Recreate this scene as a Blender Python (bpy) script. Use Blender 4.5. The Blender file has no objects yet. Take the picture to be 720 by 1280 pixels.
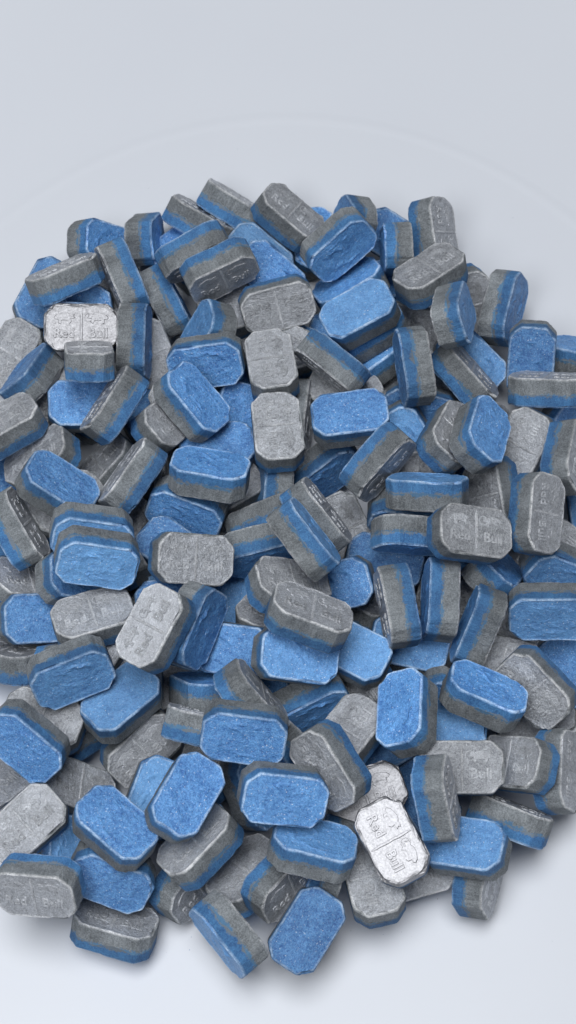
import bpy, bmesh, math, random
from mathutils import Vector, Matrix, Quaternion, noise
C = bpy.context.scene.collection
SC = bpy.context.scene
MM = 0.001                                    # everything below is modelled in millimetres, placed at true size

# ------------------------------------------------------------------ camera
cam = bpy.data.objects.new('camera', bpy.data.cameras.new('camera'))
C.objects.link(cam); SC.camera = cam
TILT = math.radians(24.0); DIST = 264.0
cam.location = (0, -math.sin(TILT) * DIST * MM, math.cos(TILT) * DIST * MM)
cam.rotation_euler = (TILT, 0, 0)
cam.data.sensor_fit = 'VERTICAL'
cam.data.angle = 2 * math.atan(640 / 2200.0)
cam.data.dof.use_dof = True; cam.data.dof.focus_distance = 0.244; cam.data.dof.aperture_fstop = 38.0
cam.data.clip_start = 0.005; cam.data.clip_end = 20
# ------------------------------------------------------------------ world and lamps
w = bpy.data.worlds.new('World'); SC.world = w; w.use_nodes = True
bg = w.node_tree.nodes['Background']
bg.inputs['Color'].default_value = (0.86, 0.90, 1.0, 1); bg.inputs['Strength'].default_value = 0.085
def lamp(name, loc, target, size, power, col=(1, 1, 1)):
    d = bpy.data.lights.new(name, 'AREA'); d.shape = 'DISK'; d.size = size; d.energy = power; d.color = col
    o = bpy.data.objects.new(name, d); C.objects.link(o); o.location = loc
    o.rotation_euler = (Vector(target) - Vector(loc)).to_track_quat('-Z', 'Y').to_euler()
    return o
lamp('ceiling_lamp', (-0.05, 0.04, 1.30), (0, 0, 0), 0.72, 12.0, (0.965, 0.98, 1.0))
lamp('phone_light', (-0.10, -0.13, 0.30), (-0.02, -0.03, 0), 0.14, 0.36, (0.97, 0.985, 1.0))
SC.view_settings.view_transform = 'Standard'; SC.view_settings.look = 'None'
SC.view_settings.exposure = 0.10; SC.view_settings.gamma = 1.0
SC.render.engine = 'CYCLES'
SC.cycles.use_denoising = True

# ------------------------------------------------------------------ node helpers
def mat(name):
    m = bpy.data.materials.new(name); m.use_nodes = True
    return m, m.node_tree, m.node_tree.nodes['Principled BSDF']
def N(t, kind, **kw):
    n = t.nodes.new(kind)
    for k, v in kw.items():
        if k in n.inputs: n.inputs[k].default_value = v
        else: setattr(n, k, v)
    return n
def noise_node(t, vec, scale, detail=3.0, rough=0.6):
    n = t.nodes.new('ShaderNodeTexNoise'); n.inputs['Scale'].default_value = scale
    n.inputs['Detail'].default_value = detail; n.inputs['Roughness'].default_value = rough
    t.links.new(vec, n.inputs['Vector']); return n.outputs['Fac']
def ramp(t, fac, stops):
    r = t.nodes.new('ShaderNodeValToRGB'); e = r.color_ramp.elements
    while len(e) < len(stops): e.new(0.5)
    for el, (p, c) in zip(e, stops): el.position = p; el.color = (c, c, c, 1) if not isinstance(c, tuple) else (*c, 1)
    t.links.new(fac, r.inputs['Fac']); return r.outputs['Color']
def mixc(t, fac, a, b, mode='MIX'):
    n = t.nodes.new('ShaderNodeMix'); n.data_type = 'RGBA'; n.blend_type = mode
    for s, v in (('Factor', fac), ('A', a), ('B', b)):
        i = [x for x in n.inputs if x.name == s and (x.type == 'RGBA' or s == 'Factor' and x.type == 'VALUE')][0]
        if isinstance(v, (int, float)): i.default_value = v
        elif isinstance(v, tuple): i.default_value = (*v, 1)
        else: t.links.new(v, i)
    return [o for o in n.outputs if o.type == 'RGBA'][0]
def mth(t, op, a, b=None, clamp=False):
    n = t.nodes.new('ShaderNodeMath'); n.operation = op; n.use_clamp = clamp
    for i, v in enumerate((a, b)):
        if v is None: continue
        if isinstance(v, (int, float)): n.inputs[i].default_value = v
        else: t.links.new(v, n.inputs[i])
    return n.outputs[0]
def own_coords(t):
    """object coordinates in mm, shifted by a random amount for each tablet so that no two share their grain"""
    tc = t.nodes.new('ShaderNodeTexCoord'); oi = t.nodes.new('ShaderNodeObjectInfo')
    sc = t.nodes.new('ShaderNodeVectorMath'); sc.operation = 'SCALE'; sc.inputs['Scale'].default_value = 1000.0
    t.links.new(tc.outputs['Object'], sc.inputs[0])
    ml = t.nodes.new('ShaderNodeMath'); ml.operation = 'MULTIPLY'; ml.inputs[1].default_value = 91.0
    t.links.new(oi.outputs['Random'], ml.inputs[0])
    ad = t.nodes.new('ShaderNodeVectorMath'); ad.operation = 'ADD'
    t.links.new(sc.outputs[0], ad.inputs[0]); t.links.new(ml.outputs[0], ad.inputs[1])
    sep = t.nodes.new('ShaderNodeSeparateXYZ'); t.links.new(sc.outputs[0], sep.inputs[0])
    return ad.outputs[0], sep.outputs['Z'], oi.outputs['Random']

def powder(name, face_a, face_b, side_a, side_b, other, edge, sign, vary, pale):
    """pressed powder: speckled, dull on the sides, slightly polished on the punched face, pale crumbly edge"""
    m, t, p = mat(name)
    v, z, rnd = own_coords(t)
    fine = noise_node(t, v, 5.2, 3, 0.8); mid = noise_node(t, v, 1.6, 4, 0.75); big = noise_node(t, v, 0.33, 3, 0.6)
    at = N(t, 'ShaderNodeAttribute', attribute_name='face'); wear = N(t, 'ShaderNodeAttribute', attribute_name='wear')
    st = t.nodes.new('ShaderNodeMapping'); st.inputs['Scale'].default_value = (1, 1, 0.16); t.links.new(v, st.inputs['Vector'])
    streak = noise_node(t, st.outputs['Vector'], 2.1, 4, 0.75)
    f1 = ramp(t, fine, [(0.42, 0.0), (0.60, 1.0)]); f2 = ramp(t, mid, [(0.38, 0.0), (0.62, 1.0)]); f3 = ramp(t, big, [(0.35, 0.0), (0.65, 1.0)])
    sp = mth(t, 'ADD', mth(t, 'MULTIPLY', f1, 0.50), mth(t, 'ADD', mth(t, 'MULTIPLY', f2, 0.36), mth(t, 'MULTIPLY', f3, 0.14)))
    face = mixc(t, sp, face_a, face_b)
    tone = mth(t, 'FRACT', mth(t, 'MULTIPLY', rnd, 17.3))                # some tablets are paler all over
    face = mixc(t, mth(t, 'MULTIPLY', mth(t, 'POWER', tone, 2.0), 0.34), face, pale)
    # pale dust caught in the low spots and a scatter of dark grains
    dust = ramp(t, noise_node(t, v, 3.4, 5, 0.9), [(0.57, 0.0), (0.66, 1.0)])
    face = mixc(t, mth(t, 'MULTIPLY', mth(t, 'MULTIPLY', dust, f3), 0.75), face, edge)
    painted_glint = ramp(t, noise_node(t, v, 4.6, 1, 0.5), [(0.70, 0.0), (0.74, 1.0)])  # sparse near-white specks, tiny glints painted into the face colour
    face = mixc(t, mth(t, 'MULTIPLY', painted_glint, 0.7), face, (0.85, 0.90, 0.95))
    grain = ramp(t, noise_node(t, v, 6.5, 2, 0.6), [(0.27, 1.0), (0.36, 0.0)])
    face = mixc(t, mth(t, 'MULTIPLY', grain, 0.55), face, side_a)
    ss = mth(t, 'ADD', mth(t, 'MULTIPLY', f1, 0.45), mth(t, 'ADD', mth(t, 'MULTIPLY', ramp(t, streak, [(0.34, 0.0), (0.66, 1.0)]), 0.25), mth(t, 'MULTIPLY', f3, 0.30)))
    side = mixc(t, ss, side_a, side_b)  # dull sides, their colour also darkened to paint in deeper shade
    # grains of the other powder near the seam between the layers
    d = mth(t, 'MULTIPLY', mth(t, 'ADD', z, 0.35), sign)                 # mm away from the seam
    g = mth(t, 'ADD', mth(t, 'MULTIPLY', noise_node(t, v, 2.4, 4, 0.85), 0.6), mth(t, 'MULTIPLY', noise_node(t, v, 0.5, 3, 0.6), 0.62))
    g = mth(t, 'SUBTRACT', g, mth(t, 'MULTIPLY', d, 0.32))
    side = mixc(t, mth(t, 'MULTIPLY', ramp(t, g, [(0.52, 0.0), (0.59, 1.0)]), 0.85), side, other)
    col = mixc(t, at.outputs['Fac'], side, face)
    we = mth(t, 'MULTIPLY', wear.outputs['Fac'], ramp(t, noise_node(t, v, 1.3, 5, 0.8), [(0.36, 0.10), (0.56, 1.0)]))
    we = mth(t, 'MULTIPLY', we, mth(t, 'ADD', mth(t, 'MULTIPLY', f3, 0.6), 0.4))
    col = mixc(t, we, col, edge)
    var = mth(t, 'ADD', mth(t, 'MULTIPLY', rnd, vary), mth(t, 'ADD', mth(t, 'MULTIPLY', big, 0.35), 0.83 - vary / 2))
    vc = t.nodes.new('ShaderNodeCombineColor')
    for i in range(3): t.links.new(var, vc.inputs[i])
    col = mixc(t, 1.0, col, vc.outputs[0], 'MULTIPLY')
    t.links.new(col, p.inputs['Base Color'])
    rg = mth(t, 'SUBTRACT', 0.82, mth(t, 'MULTIPLY', at.outputs['Fac'], 0.30))
    rg = mth(t, 'SUBTRACT', rg, mth(t, 'MULTIPLY', f2, 0.14))
    t.links.new(rg, p.inputs['Roughness'])
    h = mth(t, 'ADD', mth(t, 'MULTIPLY', fine, 0.55), mth(t, 'MULTIPLY', mid, 1.0))
    h = mth(t, 'ADD', h, mth(t, 'MULTIPLY', streak, mth(t, 'SUBTRACT', 0.7, mth(t, 'MULTIPLY', at.outputs['Fac'], 0.7))))
    b = t.nodes.new('ShaderNodeBump'); b.inputs['Strength'].default_value = 0.9; b.inputs['Distance'].default_value = 0.00024
    t.links.new(h, b.inputs['Height']); t.links.new(b.outputs['Normal'], p.inputs['Normal'])
    return m, t, p, at.outputs['Fac']
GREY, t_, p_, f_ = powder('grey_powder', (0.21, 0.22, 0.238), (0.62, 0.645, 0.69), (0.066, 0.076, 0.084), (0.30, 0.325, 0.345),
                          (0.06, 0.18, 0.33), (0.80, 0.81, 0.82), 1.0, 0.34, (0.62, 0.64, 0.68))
p_.inputs['Specular IOR Level'].default_value = 0.6
t_.links.new(mth(t_, 'MULTIPLY', f_, 0.55), p_.inputs['Metallic'])
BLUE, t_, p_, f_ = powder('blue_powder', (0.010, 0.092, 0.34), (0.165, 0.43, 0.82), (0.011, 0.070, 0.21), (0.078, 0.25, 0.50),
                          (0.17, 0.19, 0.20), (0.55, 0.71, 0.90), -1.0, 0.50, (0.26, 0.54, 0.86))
p_.inputs['Specular IOR Level'].default_value = 0.7
SILVER, t_, p_ = mat('silver_coating')
v_, z_, r_ = own_coords(t_)
p_.inputs['Metallic'].default_value = 0.9
n1 = noise_node(t_, v_, 0.7, 2, 0.5); n2 = noise_node(t_, v_, 4.0, 3, 0.7)
t_.links.new(mixc(t_, ramp(t_, n2, [(0.3, 0.0), (0.7, 1.0)]), (0.21, 0.21, 0.22), (0.50, 0.50, 0.52)), p_.inputs['Base Color'])
t_.links.new(mth(t_, 'ADD', mth(t_, 'MULTIPLY', n2, 0.2), 0.42), p_.inputs['Roughness'])
b_ = t_.nodes.new('ShaderNodeBump'); b_.inputs['Strength'].default_value = 0.5; b_.inputs['Distance'].default_value = 0.00016
t_.links.new(mth(t_, 'ADD', mth(t_, 'MULTIPLY', n1, 0.8), mth(t_, 'MULTIPLY', n2, 0.30)), b_.inputs['Height']); t_.links.new(b_.outputs['Normal'], p_.inputs['Normal'])
DISH, t_, p_ = mat('white_glazed_ceramic')
tc = t_.nodes.new('ShaderNodeTexCoord')
n1 = noise_node(t_, tc.outputs['Object'], 22, 3, 0.55); n2 = noise_node(t_, tc.outputs['Object'], 900, 2, 0.6)
t_.links.new(mixc(t_, n1, (0.605, 0.63, 0.68), (0.64, 0.665, 0.71)), p_.inputs['Base Color'])
p_.inputs['Roughness'].default_value = 0.36
p_.inputs['Specular IOR Level'].default_value = 0.22
b_ = t_.nodes.new('ShaderNodeBump'); b_.inputs['Strength'].default_value = 0.12; b_.inputs['Distance'].default_value = 0.0004
t_.links.new(mth(t_, 'ADD', n1, mth(t_, 'MULTIPLY', n2, 0.05)), b_.inputs['Height']); t_.links.new(b_.outputs['Normal'], p_.inputs['Normal'])
SPECK, t_, p_ = mat('dark_dust'); p_.inputs['Base Color'].default_value = (0.25, 0.27, 0.33, 1); p_.inputs['Roughness'].default_value = 0.9
TABLE, t_, p_ = mat('pale_table'); p_.inputs['Base Color'].default_value = (0.62, 0.63, 0.66, 1); p_.inputs['Roughness'].default_value = 0.6

# ------------------------------------------------------------------ mesh helpers
def link(name, me, parent=None):
    o = bpy.data.objects.new(name, me); C.objects.link(o)
    if parent: o.parent = parent
    return o
def mesh(name, bm, m, smooth=False):
    me = bpy.data.meshes.new(name); bm.normal_update(); bm.to_mesh(me); bm.free()
    me.materials.append(m)
    if smooth:
        for f in me.polygons: f.use_smooth = True
    return me

# ------------------------------------------------------------------ the dish: flat floor, a soft crease, a wide shallow rim
OVX, OVY, DISH_Y = 72.0, 85.0, -12.7                                          # half axes of the flat oval floor, its centre
bm = bmesh.new(); prof = []
for r in (0.0001, 0.35, 0.7, 0.9): prof.append((r, 0.0, 0.0))                  # share of the floor, outward offset, height
for i in range(0, 13):                                                        # bead added where floor turns into rim, to catch a thin highlight
    a = i / 12; prof.append((1.0, -2.2 + 3.2 * a, 0.075 * math.sin(math.pi * a) ** 2 + 0.06 * a * a))
for i in range(1, 15):
    a = i / 14; prof.append((1.0, 1.0 + 60 * a, 0.06 + 60 * a * (0.05 + 0.08 * a)))
_, rr, zz = prof[-1]
for i in range(1, 9):
    a = math.pi * i / 8; prof.append((1.0, rr + 1.6 * math.sin(a), zz - 1.6 * (1 - math.cos(a))))
for f, r, z in ((1.0, rr - 20, zz - 11.0), (1.0, -2, -3.0), (0.0001, 0, -3.0)): prof.append((f, r, z))
SEG = 160; rings = []
for f, r, z in prof:
    rings.append([bm.verts.new(((OVX * f + r) * math.cos(2 * math.pi * k / SEG) * MM, (OVY * f + r) * math.sin(2 * math.pi * k / SEG) * MM, z * MM)) for k in range(SEG)])
for a, b in zip(rings, rings[1:]):
    for k in range(SEG): bm.faces.new((a[k], b[k], b[(k + 1) % SEG], a[(k + 1) % SEG]))
dish = link('dish', mesh('dish', bm, DISH, True)); dish.location = (0, DISH_Y * MM, 0)
dish['label'] = 'shallow glossy white dish holding the whole heap of tablets'; dish['category'] = 'dish'
bm = bmesh.new()
q = [bm.verts.new((x, y, -3.2 * MM)) for x, y in ((-2, -2), (2, -2), (2, 2), (-2, 2))]; bm.faces.new(q)
tb = link('table_top', mesh('table_top', bm, TABLE)); tb['kind'] = 'structure'

# ------------------------------------------------------------------ one tablet: grey layer over blue layer
TL, TW, TT, CUT = 11.1, 7.05, 4.35, 1.6
SEAM = -0.35
def outline(ins, rnd=0.0, seed=0):
    """octagon with softened corners, inset by ins, as an even ring of points"""
    hx, hy = TL / 2 - ins, TW / 2 - ins; c = CUT - ins * 0.586
    co = [(hx, -hy + c), (hx, hy - c), (hx - c, hy), (-hx + c, hy), (-hx, hy - c), (-hx, -hy + c), (-hx + c, -hy), (hx - c, -hy)]
    pts = []
    for i in range(8):
        a = Vector(co[i]); b = Vector(co[(i + 1) % 8]); p = Vector(co[i - 1])
        r = 0.34
        for k in (0.0, 0.5, 1.0):                                             # rounded corner
            u = a + (p - a).normalized() * r * (1 - k) ** 2 + (b - a).normalized() * r * k ** 2
            pts.append(u)
        n = 9 if i in (2, 6) else 4
        s = a + (b - a).normalized() * r; e = b + (a - b).normalized() * r
        for k in range(1, n + 1): pts.append(s + (e - s) * (k / (n + 1)))
    return pts
NP = len(outline(0))
#         centre       radii      from, to (degrees): the arcs of the emblem that survive on a blue face
RELIEF = [(0.3, 0.1, 3.4, 1.9, 25, 190), (-1.3, -0.3, 1.5, 1.3, 140, 340), (1.8, -0.4, 1.2, 1.2, 230, 440), (0.2, -1.4, 1.6, 0.7, 190, 350), (0.6, 0.4, 1.0, 0.6, 0, 200)]
def layer(name, top, seed, m):
    bm = bmesh.new(); lf = bm.verts.layers.float.new('face'); lw = bm.verts.layers.float.new('wear')
    rng = random.Random(seed)
    S = 1 if top else -1; H = TT / 2
    nz = lambda i, k, amp, sc=0.55: amp * noise.noise(Vector((base[i].x * sc + seed * 7.3, base[i].y * sc, k * 3.1)))
    base = outline(0)
    #      inset  z        face  wear  wobble
    spec = [(0.40, H - 0.06, 1.0, 0.03, 0.07), (0.27, H - 0.015, 0.9, 0.75, 0.09),
            (0.17, H - 0.03, 0.7, 1.0, 0.09), (0.03, H - 0.22, 0.0, 0.40, 0.07), (0.0, H - 0.40, 0.0, 0.0, 0.05)]
    chips = [(rng.randrange(NP), rng.uniform(0.15, 0.8)) for _ in range(4)]
    rows = []
    def dip(x, y):                                                            # unevenness of the pressed face, and the worn emblem on the blue one
        z = (0.04 if top else 0.12) * noise.noise(Vector((x * 0.45, y * 0.45, seed * 3.3))) + (0.025 if top else 0.03) * noise.noise(Vector((x * 1.7, y * 1.7, seed * 1.7)))
        if not top:
            wx = x + 0.55 * noise.noise(Vector((x * 0.7, y * 0.7, seed + 0.5))); wy = y + 0.55 * noise.noise(Vector((x * 0.7, y * 0.7, seed + 9.5)))
            for cx, cy, ex, ey, a0, a1 in RELIEF:
                a = math.degrees(math.atan2((wy - cy) / ey, (wx - cx) / ex)) % 360
                if (a0 <= a <= a1) or (a0 <= a + 360 <= a1):
                    r = math.hypot((wx - cx) / ex, (wy - cy) / ey); dd = abs(r - 1) * min(ex, ey)
                    k = max(0.0, noise.noise(Vector((x * 0.5, y * 0.5, seed * 2.9))) + 0.42)
                    z += 0.20 * k * math.exp(-(dd / 0.20) ** 2)
        return z
    core = []
    base_in = outline(0.40)
    for fr in (0.10, 0.24, 0.37, 0.49, 0.60, 0.70, 0.79, 0.87, 0.94):
        row = []
        for p in base_in:
            x, y = p.x * fr, p.y * fr
            v = bm.verts.new((x, y, S * (H - 0.09 + dip(x, y) * min(1.0, (1 - fr) * 6)))); v[lf] = 1; v[lw] = 0; row.append(v)
        core.append(row)
    rows += core
    for k, (ins, z, fa, we, wob) in enumerate(spec):
        row = []
        for i, p in enumerate(outline(ins)):
            d = p.normalized(); q = p + d * (nz(i, k * 0.3, wob, 1.6) + nz(i, 9, 0.06, 4.0))
            zz = z + nz(i, 20 + k, 0.07, 1.3)
            if k in (1, 2, 3):
                for ci, cd in chips:
                    u = min(abs(i - ci), NP - abs(i - ci))
                    if u < 3: q = q - d * cd * 0.5 * (1 - u / 3); zz -= cd * 0.6 * (1 - u / 3)
            v = bm.verts.new((q.x, q.y, S * zz)); v[lf] = fa; v[lw] = we; row.append(v)
        rows.append(row)
    # side wall down to the seam; the seam wanders a little and is the same for both layers
    zs = [0.62, 0.3]
    for kk, fr in enumerate((0.5, 1.0)):
        row = []
        for i, p in enumerate(outline(0)):
            d = p.normalized(); sz = SEAM + 0.42 * noise.noise(Vector((p.x * 0.33 + (seed // 2) * 5.1, p.y * 0.33, 4.0))) + 0.16 * noise.noise(Vector((p.x * 1.7, p.y * 2.1, seed // 2)))
            z0 = S * (H - 0.40); zz = z0 + (sz - z0) * fr
            q = p + d * (0.05 * noise.noise(Vector((p.x * 4, p.y * 4, (seed // 2) * 3.0))))
            v = bm.verts.new((q.x, q.y, zz)); v[lf] = 0; v[lw] = 0; row.append(v)
        rows.append(row)
    for a, b in zip(rows, rows[1:]):
        for i in range(NP):
            j = (i + 1) % NP; f = (a[i], b[i], b[j], a[j])
            bm.faces.new(f if S > 0 else f[::-1])
    f = bm.faces.new(rows[0] if S > 0 else rows[0][::-1])
    f = bm.faces.new(rows[-1][::-1] if S > 0 else rows[-1])                    # closes the body at the seam
    bmesh.ops.scale(bm, vec=(MM,) * 3, verts=bm.verts)
    return mesh(name, bm, m)
GREYS = [layer('grey_layer', True, 2 * s + 1, GREY) for s in range(7)]
BLUES = [layer('blue_layer', False, 2 * s, BLUE) for s in range(7)]
SILVERS = [layer('silver_coat', True, 2 * s + 1, SILVER) for s in range(2)]

def flag(me, face=1.0, wear=0.0):
    for n, val in (('face', face), ('wear', wear)):
        a = me.attributes.new(n, 'FLOAT', 'POINT')
        for d in a.data: d.value = val
    return me
def lettering(m, h):
    """the words pressed into the two halves of the grey face"""
    bm = bmesh.new()
    for txt, x in (('Red', -2.55), ('Bull', 2.5)):
        cu = bpy.data.curves.new('word', 'FONT'); cu.body = txt; cu.size = 1.95; cu.align_x = 'CENTER'; cu.align_y = 'CENTER'
        cu.extrude = h; cu.bevel_depth = 0.035; cu.bevel_resolution = 0; cu.resolution_u = 2; cu.offset = 0.02
        ob = bpy.data.objects.new('word', cu); C.objects.link(ob)
        bpy.context.view_layer.update()
        me = bpy.data.meshes.new_from_object(ob.evaluated_get(bpy.context.evaluated_depsgraph_get()))
        me.transform(Matrix.Translation((x, -0.9, TT / 2 - 0.09)))
        bm.from_mesh(me); bpy.data.objects.remove(ob); bpy.data.curves.remove(cu); bpy.data.meshes.remove(me)
    bmesh.ops.scale(bm, vec=(MM,) * 3, verts=bm.verts)
    return flag(mesh('lettering', bm, m), 1.0, 0.34)
def ridge(bm, pts, wd, h, z0, close=False):
    """a low rounded ridge along a line of points on a face"""
    n = len(pts); prev = None; first = None
    for i in range(n):
        a = Vector(pts[i - 1] if (i or close) else pts[i]); b = Vector(pts[(i + 1) % n] if (i < n - 1 or close) else pts[i])
        t = (b - a).normalized(); s = Vector((-t.y, t.x)); p = Vector(pts[i])
        k = 1.0 if close else min(1.0, 0.35 + min(i, n - 1 - i) * 0.5)
        r = [bm.verts.new((p.x + s.x * u * wd * k, p.y + s.y * u * wd * k, z0 + hh * h * k)) for u, hh in ((-1, -0.6), (-0.5, 0.8), (0.5, 0.8), (1, -0.6))]
        if prev:
            for q in range(3): bm.faces.new((prev[q], r[q], r[q + 1], prev[q + 1]))
        else: first = r
        prev = r
    if close:
        for q in range(3): bm.faces.new((prev[q], first[q], first[q + 1], prev[q + 1]))
BULL = [(-1.9, 0.1), (-1.5, 0.55), (-0.9, 0.75), (-0.2, 0.95), (0.45, 0.85), (0.9, 0.6), (1.25, 0.72), (1.7, 0.62), (1.45, 0.42), (1.75, 0.12),
        (1.35, 0.0), (1.0, 0.1), (1.15, -0.45), (0.8, -0.8), (0.6, -0.3), (-0.2, -0.2), (-0.75, -0.3), (-0.7, -0.85), (-1.15, -0.7), (-1.2, -0.1), (-1.6, -0.15)]
def emblem(m, h):
    bm = bmesh.new()
    z0 = TT / 2 - 0.12
    for sx, x0 in ((1, -2.4), (-1, 2.4)):
        top = []; bot = []
        for x, y in BULL:
            top.append(bm.verts.new((x0 + sx * x * 0.82, 1.3 + y * 0.92, z0 + h * 1.1))); bot.append(bm.verts.new((x0 + sx * x * 0.9, 1.3 + y * 1.0, z0 - 0.05)))
        n = len(top); o = -1 if sx > 0 else 1
        bm.faces.new(top[::o])
        for i in range(n):
            j = (i + 1) % n; bm.faces.new((bot[i], top[i], top[j], bot[j])[::o])
    ridge(bm, [(1.05 + 0.62 * math.cos(a * math.pi / 7), 1.5 + 0.62 * math.sin(a * math.pi / 7)) for a in range(14)], 0.13, h, z0, True)
    bmesh.ops.scale(bm, vec=(MM,) * 3, verts=bm.verts)
    return flag(mesh('emblem', bm, m), 1.0, 0.18)
def score_line(m, h):
    bm = bmesh.new()
    ridge(bm, [(0.04 * math.sin(i * 2.2), -TW / 2 + 0.55 + (TW - 1.1) * i / 9) for i in range(10)], 0.26, h, TT / 2 - 0.10)
    bmesh.ops.scale(bm, vec=(MM,) * 3, verts=bm.verts)
    return flag(mesh('score_line', bm, m), 1.0, 0.5)
LET = [lettering(GREY, h) for h in (0.05, 0.09, 0.14)]; EMB = [emblem(GREY, h) for h in (0.07, 0.10, 0.15)]; SCO = [score_line(GREY, h) for h in (0.13, 0.17, 0.2)]
LETS = lettering(SILVER, 0.17); EMBS = emblem(SILVER, 0.2); SCOS = score_line(SILVER, 0.26)

def make_tablet(k, silver):
    t = link('tablet', None)
    g = link('silver_coat' if silver else 'grey_layer', SILVERS[k % 2] if silver else GREYS[k % 7], t)
    link('lettering', LETS if silver else LET[k % 3], g); link('emblem', EMBS if silver else EMB[k % 3], g); link('score_line', SCOS if silver else SCO[k % 3], g)
    b = link('blue_layer', BLUES[((k % 2) if silver else k) % 7], t)
    return t
def copy_tree(o, parent=None):
    c = o.copy(); C.objects.link(c)
    if parent: c.parent = parent
    for ch in list(KIDS.get(o.name, [])): copy_tree(ch, c)
    return c
KIDS = {}
def remember(o):
    KIDS[o.name] = list(o.children)
    for c in o.children: remember(c)
PROTO = {}
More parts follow.
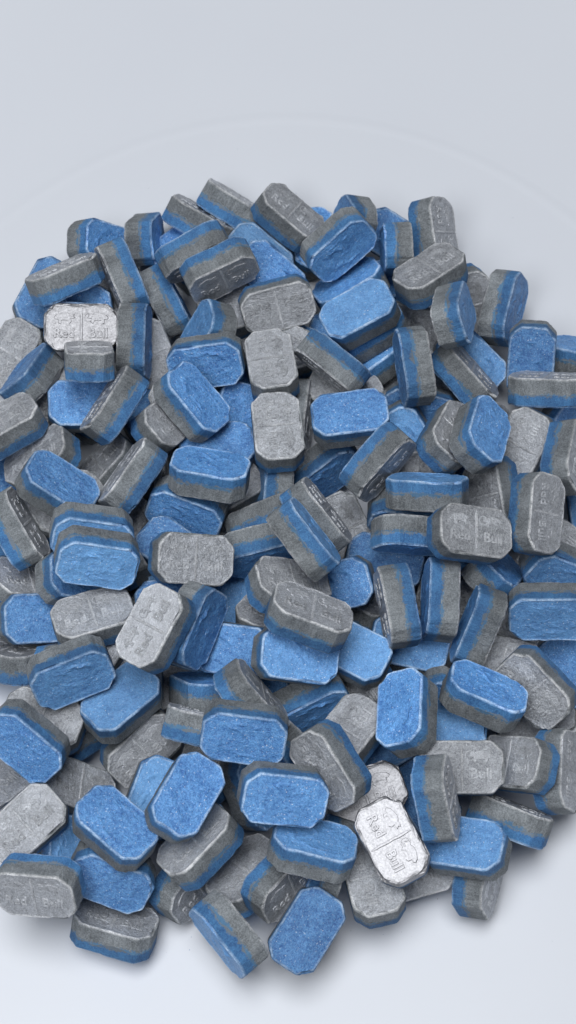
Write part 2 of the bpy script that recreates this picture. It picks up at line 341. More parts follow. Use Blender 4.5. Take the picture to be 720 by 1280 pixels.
# kind (0 plain, 1 silver coated), location in mm, rotation quaternion, label
TABLETS = [
(0, -29.37, 42.85, 6.09, 0.1505, -0.8782, -0.0644, 0.4494, 'blue-faced tablet, above the left silver tablet'),
(0, -22.47, 44.48, 5.60, 0.6100, 0.2783, -0.7010, -0.2431, 'tablet showing its banded side, second nearest above right of the left silver tablet'),
(0, -14.09, 48.06, 4.79, 0.8728, -0.4152, 0.1890, -0.1736, 'tablet showing its banded side, second nearest left of the grey tablet at back rim'),
(0, -8.81, 50.52, 5.21, 0.8756, -0.4030, 0.2419, -0.1116, 'tablet showing its banded side, nearest left of the grey tablet at back rim'),
(0, 0.03, 46.78, 8.05, 0.9257, -0.1671, 0.2233, -0.2555, 'long grey-faced tablet leaning at the back rim of the heap'),
(0, -4.46, 41.12, 6.01, 0.2468, -0.9091, 0.3295, 0.0638, 'blue-faced tablet, nearest below left of the grey tablet at back rim'),
(0, -2.50, 36.26, 8.39, 0.2444, -0.8998, 0.3552, 0.0666, 'blue-faced tablet, below the grey tablet at back rim'),
(0, -14.33, 37.51, 12.93, 0.5830, 0.7727, 0.0618, 0.2433, 'tablet showing its banded side, third nearest left of the grey tablet at back rim'),
(0, -10.25, 33.51, 14.11, 0.7112, 0.6676, 0.0675, 0.2095, 'grey-faced tablet, nearest below left of the grey tablet at back rim'),
(0, -1.64, 29.70, 10.43, 0.1316, -0.0067, 0.4087, -0.9031, 'grey-faced tablet, below the grey tablet at back rim'),
(0, -2.39, 17.60, 13.09, 0.7545, -0.0457, -0.0870, -0.6489, 'grey-faced tablet, nearest above the lower pale grey tablet'),
(0, -1.49, 6.00, 14.74, 0.7395, -0.0167, -0.0117, -0.6729, 'lower of two pale grey tablets lying end to end above centre'),
(0, -12.26, 24.80, 9.21, 0.0904, 0.8555, 0.1897, 0.4733, 'blue-faced tablet, second nearest below left of the grey tablet at back rim'),
(0, -12.07, 18.84, 12.40, 0.4387, -0.8936, -0.0653, -0.0694, 'blue-faced tablet, second nearest above left of the lower pale grey tablet'),
(0, -13.92, 10.70, 14.94, 0.1346, 0.8921, -0.3322, -0.2752, 'blue-faced tablet, second nearest left of the lower pale grey tablet'),
(0, -17.51, 9.40, 11.55, 0.8664, 0.0912, 0.2843, 0.4002, 'grey-faced tablet, left of the lower pale grey tablet'),
(0, -11.10, -1.21, 15.80, 0.2717, 0.9582, -0.0883, -0.0181, 'tablet showing its banded side, below left of the lower pale grey tablet'),
(0, -14.53, -4.31, 10.37, 0.5153, -0.8375, 0.1805, -0.0243, 'blue-faced tablet, second nearest above right of the blue pair stacked at left'),
(0, -13.34, -14.72, 17.09, 0.9613, 0.1842, 0.2049, 0.0080, 'grey-faced tablet, right of the blue pair stacked at left'),
(0, -17.50, -26.70, 21.89, 0.8532, -0.0757, -0.2047, 0.4737, 'grey-faced tablet, below right of the blue pair stacked at left'),
(0, -12.79, -24.77, 17.92, 0.5237, -0.6410, -0.5107, 0.2325, 'blue-faced tablet, second nearest above the high blue tablet below centre'),
(0, -26.61, -22.71, 14.82, 0.9765, -0.1290, 0.0109, 0.1725, 'grey-faced tablet, below the blue pair stacked at left'),
(0, -26.00, -15.72, 20.06, 0.4726, -0.8676, 0.0836, 0.1300, 'front tablet of two stacked face to face, blue face towards us'),
(0, -27.03, -11.56, 18.73, 0.4759, -0.8655, 0.0841, 0.1314, 'tablet showing its banded side, above the blue pair stacked at left'),
(0, -29.58, -15.96, 12.41, 0.0062, -0.9434, -0.0417, 0.3289, 'tablet showing its banded side, below left of the blue pair stacked at left'),
(0, -35.03, -20.39, 9.00, 0.1637, -0.9628, -0.0618, 0.2058, 'blue-faced tablet, below left of the blue pair stacked at left'),
(0, -31.12, -27.24, 7.66, 0.8145, 0.1180, 0.5441, 0.1631, 'mostly hidden tablet edge, above the big blue tablet at left edge'),
(0, -29.09, -31.08, 17.10, 0.4737, -0.8595, -0.1841, 0.0548, 'blue-faced tablet, above right of the big blue tablet at left edge'),
(0, -22.55, -33.89, 12.49, 0.0848, 0.9235, 0.3739, -0.0160, 'blue-faced tablet, right of the big blue tablet at left edge'),
(0, -20.28, -38.11, 5.99, 0.8494, 0.3611, 0.0492, 0.3818, 'grey-faced tablet, right of the big blue tablet at left edge'),
(0, -34.66, -40.22, 15.61, 0.4086, -0.8354, 0.3597, 0.0757, 'big blue-faced tablet cut by the left photo edge, lower left'),
(0, -28.42, -34.89, 4.48, 0.8937, -0.3006, 0.0034, 0.3332, 'tablet showing its banded side, right of the big blue tablet at left edge'),
(0, -39.20, -25.53, 5.50, 0.8438, -0.4207, -0.1581, -0.2933, 'tablet showing its banded side, above the big blue tablet at left edge'),
(0, -42.07, 24.33, 4.02, 0.8721, 0.0615, -0.1414, 0.4644, 'grey-faced tablet, left of the left silver tablet'),
(0, -38.13, 17.59, 9.78, 0.4589, 0.6474, 0.6037, 0.0766, 'tablet showing its banded side, nearest below left of the left silver tablet'),
(0, -28.91, 16.69, 16.37, 0.6780, -0.3321, -0.2777, -0.5941, 'tablet showing its banded side, below the left silver tablet'),
(0, -29.86, 12.53, 10.18, 0.0890, -0.9933, -0.0350, 0.0642, 'blue-faced tablet, below the left silver tablet'),
(0, -24.98, 9.91, 15.41, 0.7506, -0.4259, -0.2757, 0.4234, 'tablet showing its banded side, below right of the left silver tablet'),
(0, -40.79, 7.30, 13.51, 0.9420, -0.2016, -0.1103, 0.2447, 'tablet showing its banded side, second nearest below left of the left silver tablet'),
(0, -35.72, 3.66, 10.29, 0.9527, -0.0919, -0.2671, 0.1118, 'grey-faced tablet, second nearest above left of the blue pair stacked at left'),
(0, -32.57, -3.16, 15.40, 0.1414, 0.9437, -0.1827, -0.2367, 'blue-faced tablet, above left of the blue pair stacked at left'),
(0, -38.56, -8.12, 12.41, 0.7741, -0.3793, 0.4301, -0.2682, 'tablet showing its banded side, left of the blue pair stacked at left'),
(0, -41.55, -7.06, 4.76, 0.8313, -0.5485, 0.0008, 0.0904, 'mostly hidden tablet edge, nearest left of the blue pair stacked at left'),
(0, -37.82, -14.10, 5.30, 0.9403, -0.1679, 0.2763, 0.1062, 'grey-faced tablet, left of the blue pair stacked at left'),
(0, -45.95, -16.70, 4.09, 0.2215, -0.8160, 0.5331, -0.0296, 'mostly hidden tablet edge, second nearest left of the blue pair stacked at left'),
(0, -22.18, -1.04, 14.24, 0.7553, -0.4342, -0.2779, 0.4047, 'tablet showing its banded side, above right of the blue pair stacked at left'),
(0, -26.96, 4.50, 4.93, 0.8846, -0.2270, -0.2637, 0.3104, 'grey-faced tablet, above the blue pair stacked at left'),
(0, -43.22, 4.59, 5.00, 0.1177, -0.9398, 0.1903, 0.2584, 'mostly hidden blue-faced tablet, above left of the blue pair stacked at left'),
(0, -35.79, 11.36, 4.93, 0.6974, 0.0273, 0.2927, -0.6537, 'mostly hidden grey-faced tablet, below left of the left silver tablet'),
(0, -33.69, 33.03, 12.37, 0.8608, -0.4066, -0.0406, 0.3033, 'tablet showing its banded side, above the left silver tablet'),
(0, -37.98, 35.36, 4.07, 0.2125, -0.8211, -0.5297, 0.0101, 'blue-faced tablet, above left of the left silver tablet'),
(0, -31.36, 27.18, 8.36, 0.2456, -0.9682, 0.0339, 0.0334, 'mostly hidden blue-faced tablet, above left of the left silver tablet'),
(0, -30.13, 29.96, 4.76, 0.1705, -0.6250, -0.7367, -0.1935, 'blue-faced tablet, above right of the left silver tablet'),
(1, -30.81, 24.72, 12.09, 0.9714, 0.2343, 0.0376, 0.0064, 'shiny silver tablet with raised lettering near the left edge of the heap'),
(0, -25.39, 35.06, 9.91, 0.5138, -0.2087, -0.6804, 0.4791, 'tablet showing its banded side, nearest above right of the left silver tablet'),
(0, -22.90, 22.50, 11.89, 0.3699, 0.5928, -0.4247, -0.5756, 'tablet showing its banded side, nearest right of the left silver tablet'),
(0, -18.90, 33.57, 5.34, 0.4169, 0.7436, -0.2655, -0.4504, 'tablet showing its banded side, second nearest right of the left silver tablet'),
(0, -21.18, 24.00, 5.24, 0.8139, 0.1679, 0.1799, -0.5263, 'grey-faced tablet, right of the left silver tablet'),
(0, 9.64, 43.63, 8.85, 0.0736, 0.8078, 0.2483, 0.5294, 'tablet showing its banded side, nearest right of the grey tablet at back rim'),
(0, 7.63, 38.20, 13.87, 0.5630, -0.7442, -0.3591, -0.0194, 'blue-faced tablet, second nearest below right of the grey tablet at back rim'),
(0, 9.64, 34.18, 7.59, 0.2446, 0.9313, 0.2136, 0.1651, 'blue-faced tablet, third nearest below right of the grey tablet at back rim'),
(0, 10.58, 24.52, 16.35, 0.0293, 0.9691, 0.1992, 0.1422, 'blue-faced tablet, fourth nearest below right of the grey tablet at back rim'),
(0, 11.99, 24.64, 11.71, 0.0999, 0.9605, 0.2135, 0.1475, 'tablet showing its banded side, fourth nearest above right of the lower pale grey tablet'),
(0, 14.00, 22.49, 7.60, 0.1953, 0.9297, 0.2670, 0.1618, 'tablet showing its banded side, third nearest above right of the lower pale grey tablet'),
(0, 6.56, 17.80, 13.69, 0.2888, -0.1613, -0.7734, 0.5408, 'tablet showing its banded side, second nearest above right of the lower pale grey tablet'),
(0, 18.31, 15.94, 16.21, 0.4169, 0.5066, 0.5109, 0.5554, 'tablet showing its banded side, second nearest left of the grey bar at right edge'),
(0, 16.73, 45.11, 4.62, 0.2660, -0.9251, 0.2536, 0.0952, 'blue-faced tablet, right of the grey tablet at back rim'),
(0, 16.63, 39.50, 10.50, 0.1591, -0.6931, 0.1201, -0.6928, 'tablet showing its banded side, second nearest right of the grey tablet at back rim'),
(0, 22.60, 43.05, 9.14, 0.7333, -0.1856, 0.4117, -0.5083, 'tablet showing its banded side, third nearest right of the grey tablet at back rim'),
(0, 21.39, 32.40, 14.22, 0.9234, -0.2063, -0.0424, 0.3210, 'grey-faced tablet, right of the grey tablet at back rim'),
(0, 24.20, 23.59, 17.83, 0.5073, 0.3801, -0.7374, -0.2332, 'tablet showing its banded side, second nearest above left of the grey bar at right edge'),
(0, 32.88, 30.42, 8.22, 0.2701, 0.5459, -0.6112, -0.5054, 'tablet showing its banded side, nearest above left of the grey bar at right edge'),
(0, 27.59, 32.94, 5.69, 0.7207, 0.2588, 0.3454, -0.5424, 'grey-faced tablet, nearest above left of the grey bar at right edge'),
(0, 36.76, 21.84, 7.79, 0.3190, -0.6249, 0.6767, 0.2232, 'blue-faced tablet, above the grey bar at right edge'),
(0, 38.34, 15.07, 10.76, 0.8861, -0.4306, -0.0848, -0.1489, 'grey tablet on edge like a bar at the right photo edge'),
(0, 44.55, 23.47, 5.15, 0.3393, 0.8792, -0.3078, 0.1313, 'tablet showing its banded side, above right of the grey bar at right edge'),
(0, 27.62, 22.52, 5.89, 0.2246, -0.8992, 0.3487, 0.1396, 'blue-faced tablet, above left of the grey bar at right edge'),
(0, 26.09, 17.36, 10.51, 0.8501, -0.3421, 0.3232, -0.2361, 'tablet showing its banded side, nearest left of the grey bar at right edge'),
(0, 22.25, 17.03, 5.22, 0.8429, 0.3841, 0.0762, -0.3690, 'mostly hidden grey-faced tablet, left of the grey bar at right edge'),
(0, 23.13, 4.90, 15.16, 0.8221, 0.0873, 0.2973, 0.4777, 'tablet showing its banded side, below left of the grey bar at right edge'),
(0, 27.19, 3.95, 18.13, 0.3236, 0.5152, -0.7809, -0.1414, 'blue-faced tablet, below left of the grey bar at right edge'),
(0, 34.40, 6.33, 9.39, 0.8443, 0.0821, -0.2570, 0.4630, 'grey-faced tablet, nearest below the grey bar at right edge'),
(0, 40.17, 10.25, 4.71, 0.3698, -0.8040, -0.4576, 0.0863, 'blue-faced tablet, below right of the grey bar at right edge'),
(0, 39.84, 2.20, 14.17, 0.4962, -0.3658, 0.3387, -0.7108, 'tablet showing its banded side, below the grey bar at right edge'),
(0, 34.25, -8.70, 18.90, 0.6563, -0.1486, 0.3543, -0.6493, 'grey-faced tablet, second nearest below the grey bar at right edge'),
(0, 44.76, 0.38, 4.10, 0.1570, -0.7333, 0.6565, 0.0817, 'mostly hidden blue-faced tablet, below the grey bar at right edge'),
(0, 24.73, -12.51, 20.73, 0.9769, 0.0732, 0.2006, 0.0063, 'grey-faced tablet, nearest above right of the middle upright tablet'),
(0, 29.10, -13.83, 9.58, 0.0877, 0.7996, 0.3880, -0.4500, 'tablet showing its banded side, above right of the middle upright tablet'),
(0, 26.23, -23.32, 13.28, 0.3441, 0.7397, 0.2080, 0.5396, 'tablet showing its banded side, below right of the middle upright tablet'),
(0, 36.09, -20.94, 13.27, 0.4678, -0.8810, -0.0112, -0.0706, 'blue-faced tablet, nearest right of the middle upright tablet'),
(0, 38.51, -13.62, 9.92, 0.5133, -0.8140, 0.2070, 0.1765, 'blue-faced tablet, second nearest right of the middle upright tablet'),
(0, 38.39, -8.92, 3.52, 0.9067, 0.0651, -0.1050, 0.4033, 'grey-faced tablet, second nearest above right of the middle upright tablet'),
(0, 29.65, -1.97, 10.18, 0.6259, 0.4293, -0.1805, -0.6256, 'grey-faced tablet, below left of the grey bar at right edge'),
(0, 19.46, -4.68, 17.32, 0.4514, 0.8731, -0.1600, 0.0908, 'tablet showing its banded side, above the middle upright tablet'),
(0, 17.21, -4.06, 8.65, 0.6726, -0.7357, 0.0754, 0.0261, 'tablet showing its banded side, second nearest above left of the middle upright tablet'),
(0, 17.34, -10.21, 15.00, 0.7669, -0.6102, 0.1285, 0.1516, 'tablet showing its banded side, nearest above left of the middle upright tablet'),
(0, 13.68, -11.27, 7.55, 0.1440, -0.9836, 0.0995, 0.0436, 'blue-faced tablet, above left of the middle upright tablet'),
(0, 14.98, -21.13, 15.72, 0.4899, -0.4183, -0.5486, 0.5329, 'tablet showing its banded side, nearest left of the middle upright tablet'),
(0, 21.00, -19.60, 14.17, 0.4694, 0.5607, 0.4948, 0.4696, 'middle one of three tablets standing upright side by side at right'),
(0, 2.20, -13.78, 21.86, 0.4146, 0.7974, -0.2624, -0.3512, 'tablet showing its banded side, third nearest below the lower pale grey tablet'),
(0, 3.94, -8.47, 17.02, 0.7989, -0.4100, 0.3479, -0.2694, 'tablet showing its banded side, below right of the lower pale grey tablet'),
(0, 8.40, -4.83, 4.31, 0.8328, 0.1756, 0.1039, -0.5147, 'grey-faced tablet, below right of the lower pale grey tablet'),
(0, 5.31, 4.52, 5.31, 0.6027, -0.7254, -0.3322, -0.0160, 'blue-faced tablet, below right of the lower pale grey tablet'),
(0, -2.32, 1.37, 6.68, 0.5975, 0.2239, 0.7429, 0.2023, 'tablet showing its banded side, nearest below the lower pale grey tablet'),
(0, 1.20, 12.49, 7.15, 0.4760, -0.4688, 0.4449, -0.5964, 'tablet showing its banded side, nearest above right of the lower pale grey tablet'),
(0, 8.99, 7.97, 15.17, 0.0195, 0.9978, 0.0459, 0.0434, 'blue-faced tablet, nearest right of the lower pale grey tablet'),
(0, 17.86, 8.15, 8.00, 0.3439, -0.8035, 0.4664, 0.1363, 'blue-faced tablet, second nearest right of the lower pale grey tablet'),
(0, 19.72, 13.35, 7.14, 0.3994, -0.9096, 0.1057, -0.0444, 'blue-faced tablet, left of the grey bar at right edge'),
(0, 12.64, 0.16, 17.01, 0.6129, 0.6738, 0.1221, 0.3944, 'tablet showing its banded side, right of the lower pale grey tablet'),
(0, -3.10, -6.46, 10.03, 0.6778, -0.6971, -0.2263, -0.0580, 'tablet showing its banded side, second nearest below the lower pale grey tablet'),
(0, -3.74, -11.06, 11.91, 0.6729, -0.7282, -0.1296, 0.0074, 'tablet showing its banded side, fourth nearest below the lower pale grey tablet'),
(0, -0.00, -18.50, 16.32, 0.9646, -0.1250, 0.2191, 0.0768, 'grey-faced tablet, below the lower pale grey tablet'),
(0, 2.76, -25.32, 22.62, 0.9494, -0.2558, 0.1502, -0.1035, 'grey-faced tablet, above right of the high blue tablet below centre'),
(0, 6.71, -16.04, 10.24, 0.2023, -0.9640, -0.0988, -0.1416, 'blue-faced tablet, left of the middle upright tablet'),
(0, 0.98, -29.08, 17.90, 0.1233, -0.9759, 0.0314, 0.1771, 'blue-faced tablet, above right of the high blue tablet below centre'),
(0, -7.03, -26.48, 13.04, 0.1818, -0.9609, 0.0943, -0.1865, 'blue-faced tablet, nearest above the high blue tablet below centre'),
(0, -8.16, -16.63, 3.46, 0.0005, 0.8413, 0.5274, 0.1188, 'blue-faced tablet, third nearest above the high blue tablet below centre'),
(0, 16.95, -23.55, 7.79, 0.1615, -0.9807, 0.0970, 0.0529, 'blue-faced tablet, nearest below left of the middle upright tablet'),
(0, 15.80, -36.68, 16.79, 0.1514, -0.6639, 0.6799, -0.2722, 'blue-faced tablet, nearest below the middle upright tablet'),
(0, 8.20, -38.44, 11.86, 0.8928, -0.1026, -0.0631, 0.4340, 'grey-faced tablet, second nearest right of the high blue tablet below centre'),
(0, 5.57, -44.06, 17.41, 0.7507, 0.4485, -0.1045, -0.4736, 'grey-faced tablet, nearest right of the high blue tablet below centre'),
(0, -0.67, -48.63, 20.19, 0.3246, -0.9373, 0.0602, 0.1119, 'blue-faced tablet, below right of the high blue tablet below centre'),
(0, -5.67, -40.57, 20.58, 0.3762, -0.9244, 0.0624, 0.0067, 'blue-faced tablet highest on the heap just below its centre'),
(0, -4.87, -35.06, 17.09, 0.8188, -0.3591, 0.4327, -0.1158, 'tablet showing its banded side, above the high blue tablet below centre'),
(0, -11.80, -31.45, 9.34, 0.4304, 0.7127, -0.4767, 0.2821, 'tablet showing its banded side, above left of the high blue tablet below centre'),
(0, 2.87, -33.12, 9.50, 0.6087, -0.7573, -0.2332, 0.0410, 'tablet showing its banded side, above right of the high blue tablet below centre'),
(0, 10.34, -31.14, 5.76, 0.8890, 0.1741, -0.3628, 0.2185, 'mostly hidden grey-faced tablet, second nearest below left of the middle upright tablet'),
(0, 12.32, -38.21, 4.89, 0.1136, -0.9584, -0.2536, -0.0653, 'blue-faced tablet, second nearest above the big silver tablet'),
(0, 26.32, -33.75, 14.88, 0.2662, 0.9429, -0.1456, -0.1377, 'blue-faced tablet, nearest below right of the middle upright tablet'),
(0, 33.95, -31.30, 11.52, 0.8332, 0.3825, -0.0685, -0.3935, 'grey-faced tablet, second nearest below right of the middle upright tablet'),
(0, 40.12, -26.34, 3.60, 0.1445, -0.8977, 0.4150, 0.0329, 'blue-faced tablet, second nearest below right of the middle upright tablet'),
(0, 23.30, -32.23, 7.28, 0.4425, -0.8659, 0.2227, 0.0694, 'tablet showing its banded side, below the middle upright tablet'),
(0, 23.07, -43.51, 14.31, 0.9928, 0.1085, -0.0493, -0.0074, 'grey-faced tablet, nearest above right of the big silver tablet'),
(0, 19.06, -48.92, 19.15, 0.7532, -0.1988, 0.5656, -0.2706, 'tablet showing its banded side, above right of the big silver tablet'),
(0, 30.85, -42.14, 11.16, 0.9079, 0.0342, -0.3960, -0.1332, 'grey-faced tablet, second nearest above right of the big silver tablet'),
(0, 36.67, -42.34, 8.45, 0.5972, -0.3126, 0.3595, -0.6452, 'tablet showing its banded side, second nearest right of the big silver tablet'),
(0, 29.94, -48.61, 7.06, 0.8013, -0.5562, 0.0605, -0.2118, 'tablet showing its banded side, nearest right of the big silver tablet'),
(0, 23.47, -53.45, 11.51, 0.0480, 0.9771, -0.1200, 0.1688, 'blue-faced tablet, right of the big silver tablet'),
(0, 25.80, -55.60, 4.75, 0.6900, 0.4115, 0.3743, 0.4631, 'tablet showing its banded side, below right of the big silver tablet'),
(0, 17.07, -54.84, 3.78, 0.9778, 0.1450, -0.0851, 0.1249, 'grey-faced tablet, below right of the big silver tablet'),
(0, 11.21, -57.50, 9.11, 0.7770, -0.0523, -0.0878, -0.6212, 'grey-faced tablet, below the big silver tablet'),
(1, 13.58, -53.51, 14.56, 0.8495, 0.0804, -0.0209, -0.5210, 'fully visible silver lettered tablet lying on top at the lower right'),
(1, 10.51, -45.31, 7.48, 0.9767, 0.1210, -0.0483, 0.1703, 'dark shiny silver tablet half hidden behind the big silver tablet'),
(0, 3.17, -54.31, 14.68, 0.2777, 0.9521, -0.0817, -0.0991, 'blue-faced tablet, left of the big silver tablet'),
(0, -0.76, -56.93, 8.47, 0.7744, 0.4879, 0.2592, 0.3085, 'tablet showing its banded side, above left of the lowest blue tablet'),
(0, 2.40, -63.71, 8.95, 0.1193, -0.8689, -0.4788, -0.0396, 'blue tablet lowest at the front rim, flat on the dish edge of heap'),
(0, -7.76, -64.21, 8.80, 0.6275, -0.6530, 0.3545, -0.2326, 'tablet showing its banded side, nearest left of the lowest blue tablet'),
(0, -13.34, -48.54, 18.21, 0.0806, -0.8492, -0.5071, 0.1235, 'blue-faced tablet, nearest below left of the high blue tablet below centre'),
(0, -18.06, -46.12, 8.63, 0.1587, -0.8023, -0.5754, 0.0040, 'blue-faced tablet, second nearest below left of the high blue tablet below centre'),
(0, -11.52, -53.34, 11.55, 0.8816, -0.2629, -0.1697, 0.3535, 'tablet showing its banded side, second nearest below the high blue tablet below centre'),
(0, -22.48, -51.91, 15.65, 0.1252, 0.9317, -0.3340, -0.0682, 'blue-faced tablet, nearest below right of the big blue tablet at left edge'),
(0, -23.29, -56.77, 9.82, 0.4024, -0.8901, 0.1964, 0.0853, 'blue-faced tablet, second nearest below right of the big blue tablet at left edge'),
(0, -31.93, -59.29, 15.06, 0.8879, 0.4408, -0.1316, -0.0054, 'grey-faced tablet, second nearest below the big blue tablet at left edge'),
(0, -23.11, -62.58, 3.98, 0.9287, -0.3464, 0.0426, -0.1254, 'tablet showing its banded side, third nearest left of the lowest blue tablet'),
(0, -13.58, -56.09, 4.30, 0.7407, 0.4730, 0.2817, 0.3851, 'tablet showing its banded side, second nearest left of the lowest blue tablet'),
(0, -34.49, -50.65, 12.15, 0.9281, 0.0647, -0.0221, 0.3660, 'grey-faced tablet, nearest below the big blue tablet at left edge'),
(0, -40.27, -42.09, 5.68, 0.7993, 0.4563, -0.1887, 0.3426, 'grey-faced tablet, below left of the big blue tablet at left edge'),
(0, -30.37, -53.50, 5.65, 0.2031, 0.6886, -0.6373, -0.2801, 'blue-faced tablet, below the big blue tablet at left edge'),
(0, -29.40, -44.01, 5.43, 0.9379, -0.0701, 0.3346, -0.0594, 'grey-faced tablet, below right of the big blue tablet at left edge'),
(0, -5.55, -55.72, 4.21, 0.8828, -0.2316, -0.0345, 0.4073, 'grey-faced tablet, above left of the lowest blue tablet'),
(0, -4.78, -44.25, 7.02, 0.0947, 0.8070, -0.4369, -0.3859, 'tablet showing its banded side, nearest below the high blue tablet below centre'),
(0, 43.65, -36.33, 4.70, 0.8916, 0.0630, -0.1575, 0.4198, 'mostly hidden grey-faced tablet, below right of the middle upright tablet'),
(0, 34.75, -34.48, 3.64, 0.9302, 0.1395, -0.0572, 0.3348, 'grey-faced tablet, third nearest below right of the middle upright tablet'),
(0, 24.18, -15.75, 4.10, 0.9460, 0.2908, -0.0788, -0.1195, 'grey-faced tablet, right of the middle upright tablet'),
(0, 32.03, -21.64, 4.42, 0.8557, 0.1251, -0.1363, 0.4832, 'mostly hidden grey-faced tablet, right of the middle upright tablet'),
(0, -8.26, 12.65, 5.80, 0.0085, 0.6144, -0.7337, -0.2901, 'blue-faced tablet, nearest above left of the lower pale grey tablet'),
(0, -21.29, -4.56, 4.22, 0.9225, 0.1715, 0.1110, -0.3274, 'grey-faced tablet, above right of the blue pair stacked at left'),
(0, 18.63, 29.28, 4.39, 0.9385, 0.3184, -0.0357, -0.1286, 'grey-faced tablet, second nearest above left of the grey bar at right edge'),
(0, 9.65, -16.02, 3.84, 0.9331, -0.2652, 0.0464, -0.2387, 'tablet showing its banded side, second nearest left of the middle upright tablet'),
(0, -1.75, -21.54, 9.99, 0.9389, -0.1903, -0.0562, -0.2812, 'grey-faced tablet, above the high blue tablet below centre'),
(0, 27.04, 1.76, 4.04, 0.2744, -0.9425, 0.1905, -0.0066, 'mostly hidden blue-faced tablet, below left of the grey bar at right edge'),
(0, 18.86, 2.33, 9.06, 0.9445, 0.3230, -0.0270, -0.0534, 'grey-faced tablet, above the middle upright tablet'),
(0, -16.19, 13.65, 5.40, 0.5468, 0.0604, -0.0919, 0.8300, 'mostly hidden grey-faced tablet, below right of the left silver tablet'),
(0, -9.11, 0.26, 6.62, 0.2850, 0.0000, 0.0000, -0.9585, 'grey-faced tablet, below left of the lower pale grey tablet'),
(0, 22.76, -40.43, 6.46, 0.5746, -0.1856, -0.3393, -0.7214, 'mostly hidden tablet edge, above right of the big silver tablet'),
(0, 23.91, -10.05, 2.18, 0.0000, 0.9813, -0.1925, 0.0000, 'mostly hidden blue-faced tablet, above the middle upright tablet'),
(0, -28.71, 17.69, 6.65, 0.9948, 0.0000, 0.0000, -0.1021, 'mostly hidden grey-faced tablet, below the left silver tablet'),
(0, -16.00, -17.44, 7.47, 0.0000, 0.7450, -0.6671, 0.0000, 'mostly hidden blue-faced tablet, right of the blue pair stacked at left'),
(0, -7.25, 20.87, 3.35, 0.0000, 1.0000, -0.0073, 0.0000, 'mostly hidden blue-faced tablet, above left of the lower pale grey tablet'),
(0, 8.95, 29.99, 2.43, 0.0000, 0.9740, 0.2267, 0.0000, 'mostly hidden blue-faced tablet, below the grey tablet at back rim'),
(0, -14.26, -47.64, 2.85, 0.0000, 0.9935, -0.1136, 0.0000, 'mostly hidden tablet edge, below left of the high blue tablet below centre'),
(0, -5.05, -28.38, 7.84, 0.0000, 0.4158, 0.9094, 0.0000, 'mostly hidden blue-faced tablet, above right of the high blue tablet below centre'),
(0, -29.78, -12.21, 6.44, 0.6013, 0.0000, 0.0000, -0.7990, 'mostly hidden tablet edge, second nearest below left of the blue pair stacked at left'),
(0, 19.49, -28.24, 2.34, 0.9473, 0.0000, 0.0000, -0.3203, 'mostly hidden grey-faced tablet, nearest below left of the middle upright tablet'),
(0, -9.03, 32.47, 5.88, 0.8216, 0.0000, 0.0000, -0.5701, 'grey-faced tablet, second nearest below left of the grey tablet at back rim'),
(0, -4.38, 28.31, 2.25, 0.9912, 0.0000, 0.0000, -0.1322, 'mostly hidden grey-faced tablet, above the lower pale grey tablet'),
(0, 28.98, 10.42, 6.32, 0.2874, -0.2858, -0.0400, -0.9133, 'mostly hidden grey-faced tablet, below left of the grey bar at right edge'),
(0, -29.83, -10.19, 2.43, 0.7154, 0.0000, 0.0000, 0.6987, 'mostly hidden tablet edge, nearest below left of the blue pair stacked at left'),
(0, -15.61, 42.39, 2.53, 0.0000, 0.4163, 0.9092, 0.0000, 'blue-faced tablet, left of the grey tablet at back rim'),
(0, -16.01, -11.54, 11.30, 0.0000, 0.9468, -0.3218, 0.0000, 'blue-faced tablet, nearest above right of the blue pair stacked at left'),
(0, -23.46, -9.98, 9.11, 0.4546, 0.2835, 0.5802, 0.6134, 'tablet showing its banded side, right of the blue pair stacked at left'),
(0, 12.57, 16.71, 2.79, 0.9845, 0.0000, 0.0000, 0.1756, 'mostly hidden grey-faced tablet, above right of the lower pale grey tablet'),
(0, -29.31, 16.79, 2.20, 0.0000, 0.8498, 0.5271, 0.0000, 'mostly hidden tablet edge, below the left silver tablet'),
(0, -10.88, -40.15, 4.79, 0.6390, 0.0980, -0.3055, -0.6991, 'mostly hidden grey-faced tablet, below left of the high blue tablet below centre'),
(0, -23.31, -12.58, 2.64, 0.6573, 0.0000, 0.0000, 0.7536, 'mostly hidden grey-faced tablet, below right of the blue pair stacked at left'),
(0, 35.42, -1.17, 3.40, 0.8007, 0.0000, 0.0000, 0.5990, 'mostly hidden tablet edge, below the grey bar at right edge'),
(0, -11.22, -37.59, 12.75, 0.0509, 0.1030, 0.5471, 0.8292, 'tablet showing its banded side, left of the high blue tablet below centre'),
(0, -19.72, 4.53, 7.23, 0.3671, -0.4797, 0.4793, -0.6367, 'mostly hidden grey-faced tablet, above right of the blue pair stacked at left'),
(0, 13.84, 37.55, 2.66, 0.0000, 0.9909, 0.1343, 0.0000, 'mostly hidden blue-faced tablet, below right of the grey tablet at back rim'),
(0, 4.07, 45.63, 2.72, 0.0000, 0.6573, 0.7536, 0.0000, 'blue-faced tablet, nearest below right of the grey tablet at back rim'),
(0, 1.32, -40.72, 9.67, 0.0318, -0.5220, -0.4285, -0.7368, 'mostly hidden tablet edge, right of the high blue tablet below centre'),
(0, -11.74, -23.80, 3.19, 0.0000, 0.9865, -0.1637, 0.0000, 'mostly hidden blue-faced tablet, above left of the high blue tablet below centre'),
(0, -11.85, 3.13, 2.90, 0.7855, 0.0000, 0.0000, -0.6189, 'mostly hidden tablet edge, below left of the lower pale grey tablet'),
(0, 0.62, 25.16, 5.20, 0.0000, 0.9735, -0.2285, 0.0000, 'mostly hidden blue-faced tablet, above the lower pale grey tablet'),
(0, -9.16, -6.92, 3.89, 0.5698, -0.0907, -0.1070, -0.8097, 'mostly hidden grey-faced tablet, below left of the lower pale grey tablet'),
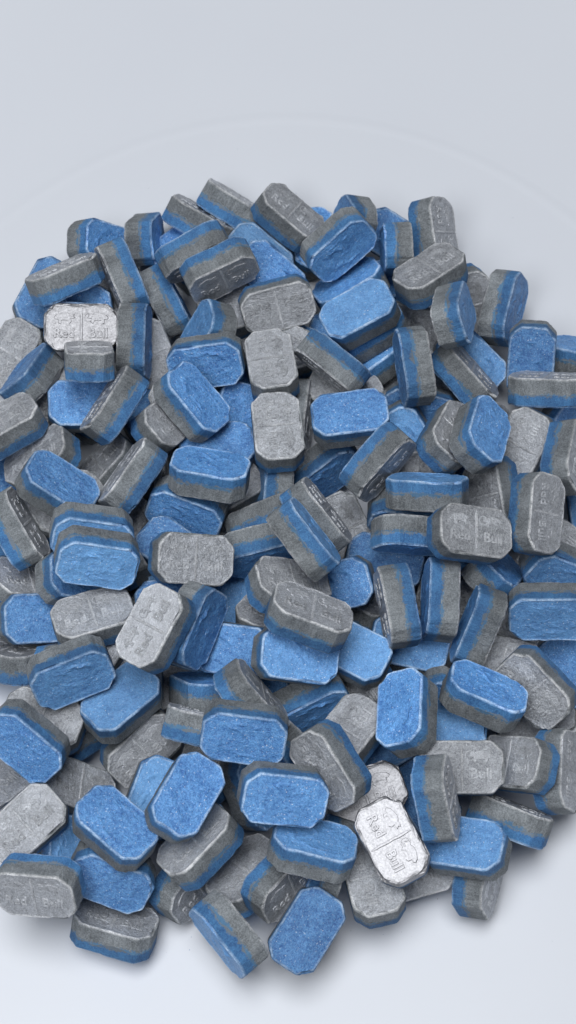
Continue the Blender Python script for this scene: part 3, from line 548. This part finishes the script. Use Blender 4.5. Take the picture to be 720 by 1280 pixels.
(0, -1.11, 21.62, 8.02, 0.2064, 0.0000, 0.0000, -0.9785, 'grey-faced tablet, second nearest above the lower pale grey tablet'),
(0, -15.51, -19.86, 12.55, 0.0000, 0.9977, 0.0682, 0.0000, 'mostly hidden blue-faced tablet, below right of the blue pair stacked at left'),
(0, -25.22, -24.27, 10.75, 0.8704, 0.0000, 0.0000, 0.4924, 'mostly hidden grey-faced tablet, below the blue pair stacked at left'),
(0, 18.78, -44.93, 2.88, 0.0000, 0.8757, -0.4828, 0.0000, 'blue-faced tablet, nearest above the big silver tablet'),
(0, -25.24, 34.90, 2.39, 0.8115, 0.0000, 0.0000, -0.5844, 'mostly hidden grey-faced tablet, above right of the left silver tablet'),
(0, 8.50, 16.26, 7.09, 0.1797, 0.0000, 0.0000, 0.9837, 'grey-faced tablet, above right of the lower pale grey tablet'),
(0, -19.78, 15.39, 2.38, 0.0000, -0.2789, 0.9603, 0.0000, 'blue-faced tablet, below right of the left silver tablet'),
(0, -31.66, -2.93, 8.61, 0.2904, 0.0000, 0.0000, -0.9569, 'grey-faced tablet, nearest above left of the blue pair stacked at left'),
(0, -22.96, -29.73, 8.18, 0.0070, 0.0000, 0.0000, -1.0000, 'mostly hidden tablet edge, above left of the high blue tablet below centre'),
(0, -10.31, 5.59, 9.52, 0.0000, 0.9967, 0.0811, 0.0000, 'blue-faced tablet, nearest left of the lower pale grey tablet'),
(0, -33.17, -36.12, 10.98, 0.9890, 0.0000, 0.0000, -0.1478, 'grey-faced tablet, above right of the big blue tablet at left edge'),
(0, -8.88, 35.64, 2.36, 0.0416, 0.0000, 0.0000, -0.9991, 'mostly hidden tablet edge, right of the left silver tablet'),
(0, 21.37, -36.68, 10.22, 0.0000, 0.0337, 0.9994, 0.0000, 'blue-faced tablet, second nearest below the middle upright tablet'),
(0, 30.00, -26.48, 7.03, 0.1473, 0.0000, 0.0000, 0.9891, 'grey-faced tablet, nearest below right of the middle upright tablet'),
(0, -18.22, -29.02, 2.82, 0.9850, 0.0000, 0.0000, 0.1727, 'grey-faced tablet, above left of the high blue tablet below centre'),
(0, 26.48, -6.47, 6.60, 0.3514, -0.3505, -0.1500, -0.8551, 'mostly hidden tablet edge, above right of the middle upright tablet'),
(0, 8.55, -26.58, 12.40, 0.0000, 0.2393, 0.9710, 0.0000, 'blue-faced tablet, second nearest below left of the middle upright tablet'),
(0, 5.76, -54.04, 8.58, 0.2544, -0.5758, 0.4617, -0.6250, 'tablet showing its banded side, left of the big silver tablet'),
]
rng = random.Random(5)
for i, (sil, x, y, z, qw, qx, qy, qz, lab) in enumerate(TABLETS):
    key = (sil, i * 5 % 21 if not sil else i % 2)
    if key not in PROTO:
        t = make_tablet(key[1], sil); PROTO[key] = t; remember(t)
    else: t = copy_tree(PROTO[key])
    t.rotation_mode = 'QUATERNION'; t.rotation_quaternion = Quaternion((qw, qx, qy, qz))
    t.location = (x * MM, y * MM, z * MM)
    t['label'] = lab; t['category'] = 'tablet'; t['group'] = 'pressed tablets heaped in the white dish'

# ------------------------------------------------------------------ loose powder on the dish
def crumbs(name, m, n, seed, lo, hi, near, label):
    bm = bmesh.new(); rg = random.Random(seed)
    lf = bm.verts.layers.float.new('face'); lw = bm.verts.layers.float.new('wear')
    for _ in range(n):
        a = rg.uniform(0, 2 * math.pi); k = 1 + abs(rg.gauss(0, 0.07)) if near else rg.uniform(1.05, 1.45)
        x = -2.4 + 46.0 * k * math.cos(a); y = -4.7 + 58.0 * k * math.sin(a); r = rg.uniform(lo, hi)
        if ((x) / 70) ** 2 + ((y + 12.7) / 83) ** 2 > 1: continue
        vs = bmesh.ops.create_icosphere(bm, subdivisions=1, radius=r, matrix=Matrix.Translation((x, y, r * 0.5)))['verts']
        for v in vs:
            d = v.co - Vector((x, y, r * 0.5)); v.co = Vector((x, y, r * 0.5)) + d * rg.uniform(0.6, 1.25); v.co.z = max(v.co.z * 0.8, 0.004); v[lf] = 0.5
    bmesh.ops.scale(bm, vec=(MM,) * 3, verts=bm.verts)
    o = link(name, mesh(name, bm, m)); o['kind'] = 'stuff'; o['label'] = label; o['category'] = 'crumbs'
crumbs('blue_crumbs', BLUE, 26, 3, 0.03, 0.08, True, 'tiny blue powder crumbs scattered on the dish beside the heap')
crumbs('grey_crumbs', GREY, 26, 4, 0.03, 0.08, True, 'tiny grey powder crumbs scattered on the dish beside the heap')
crumbs('dust_specks', SPECK, 22, 8, 0.03, 0.07, False, 'fine dark dust specks on the bare white dish')
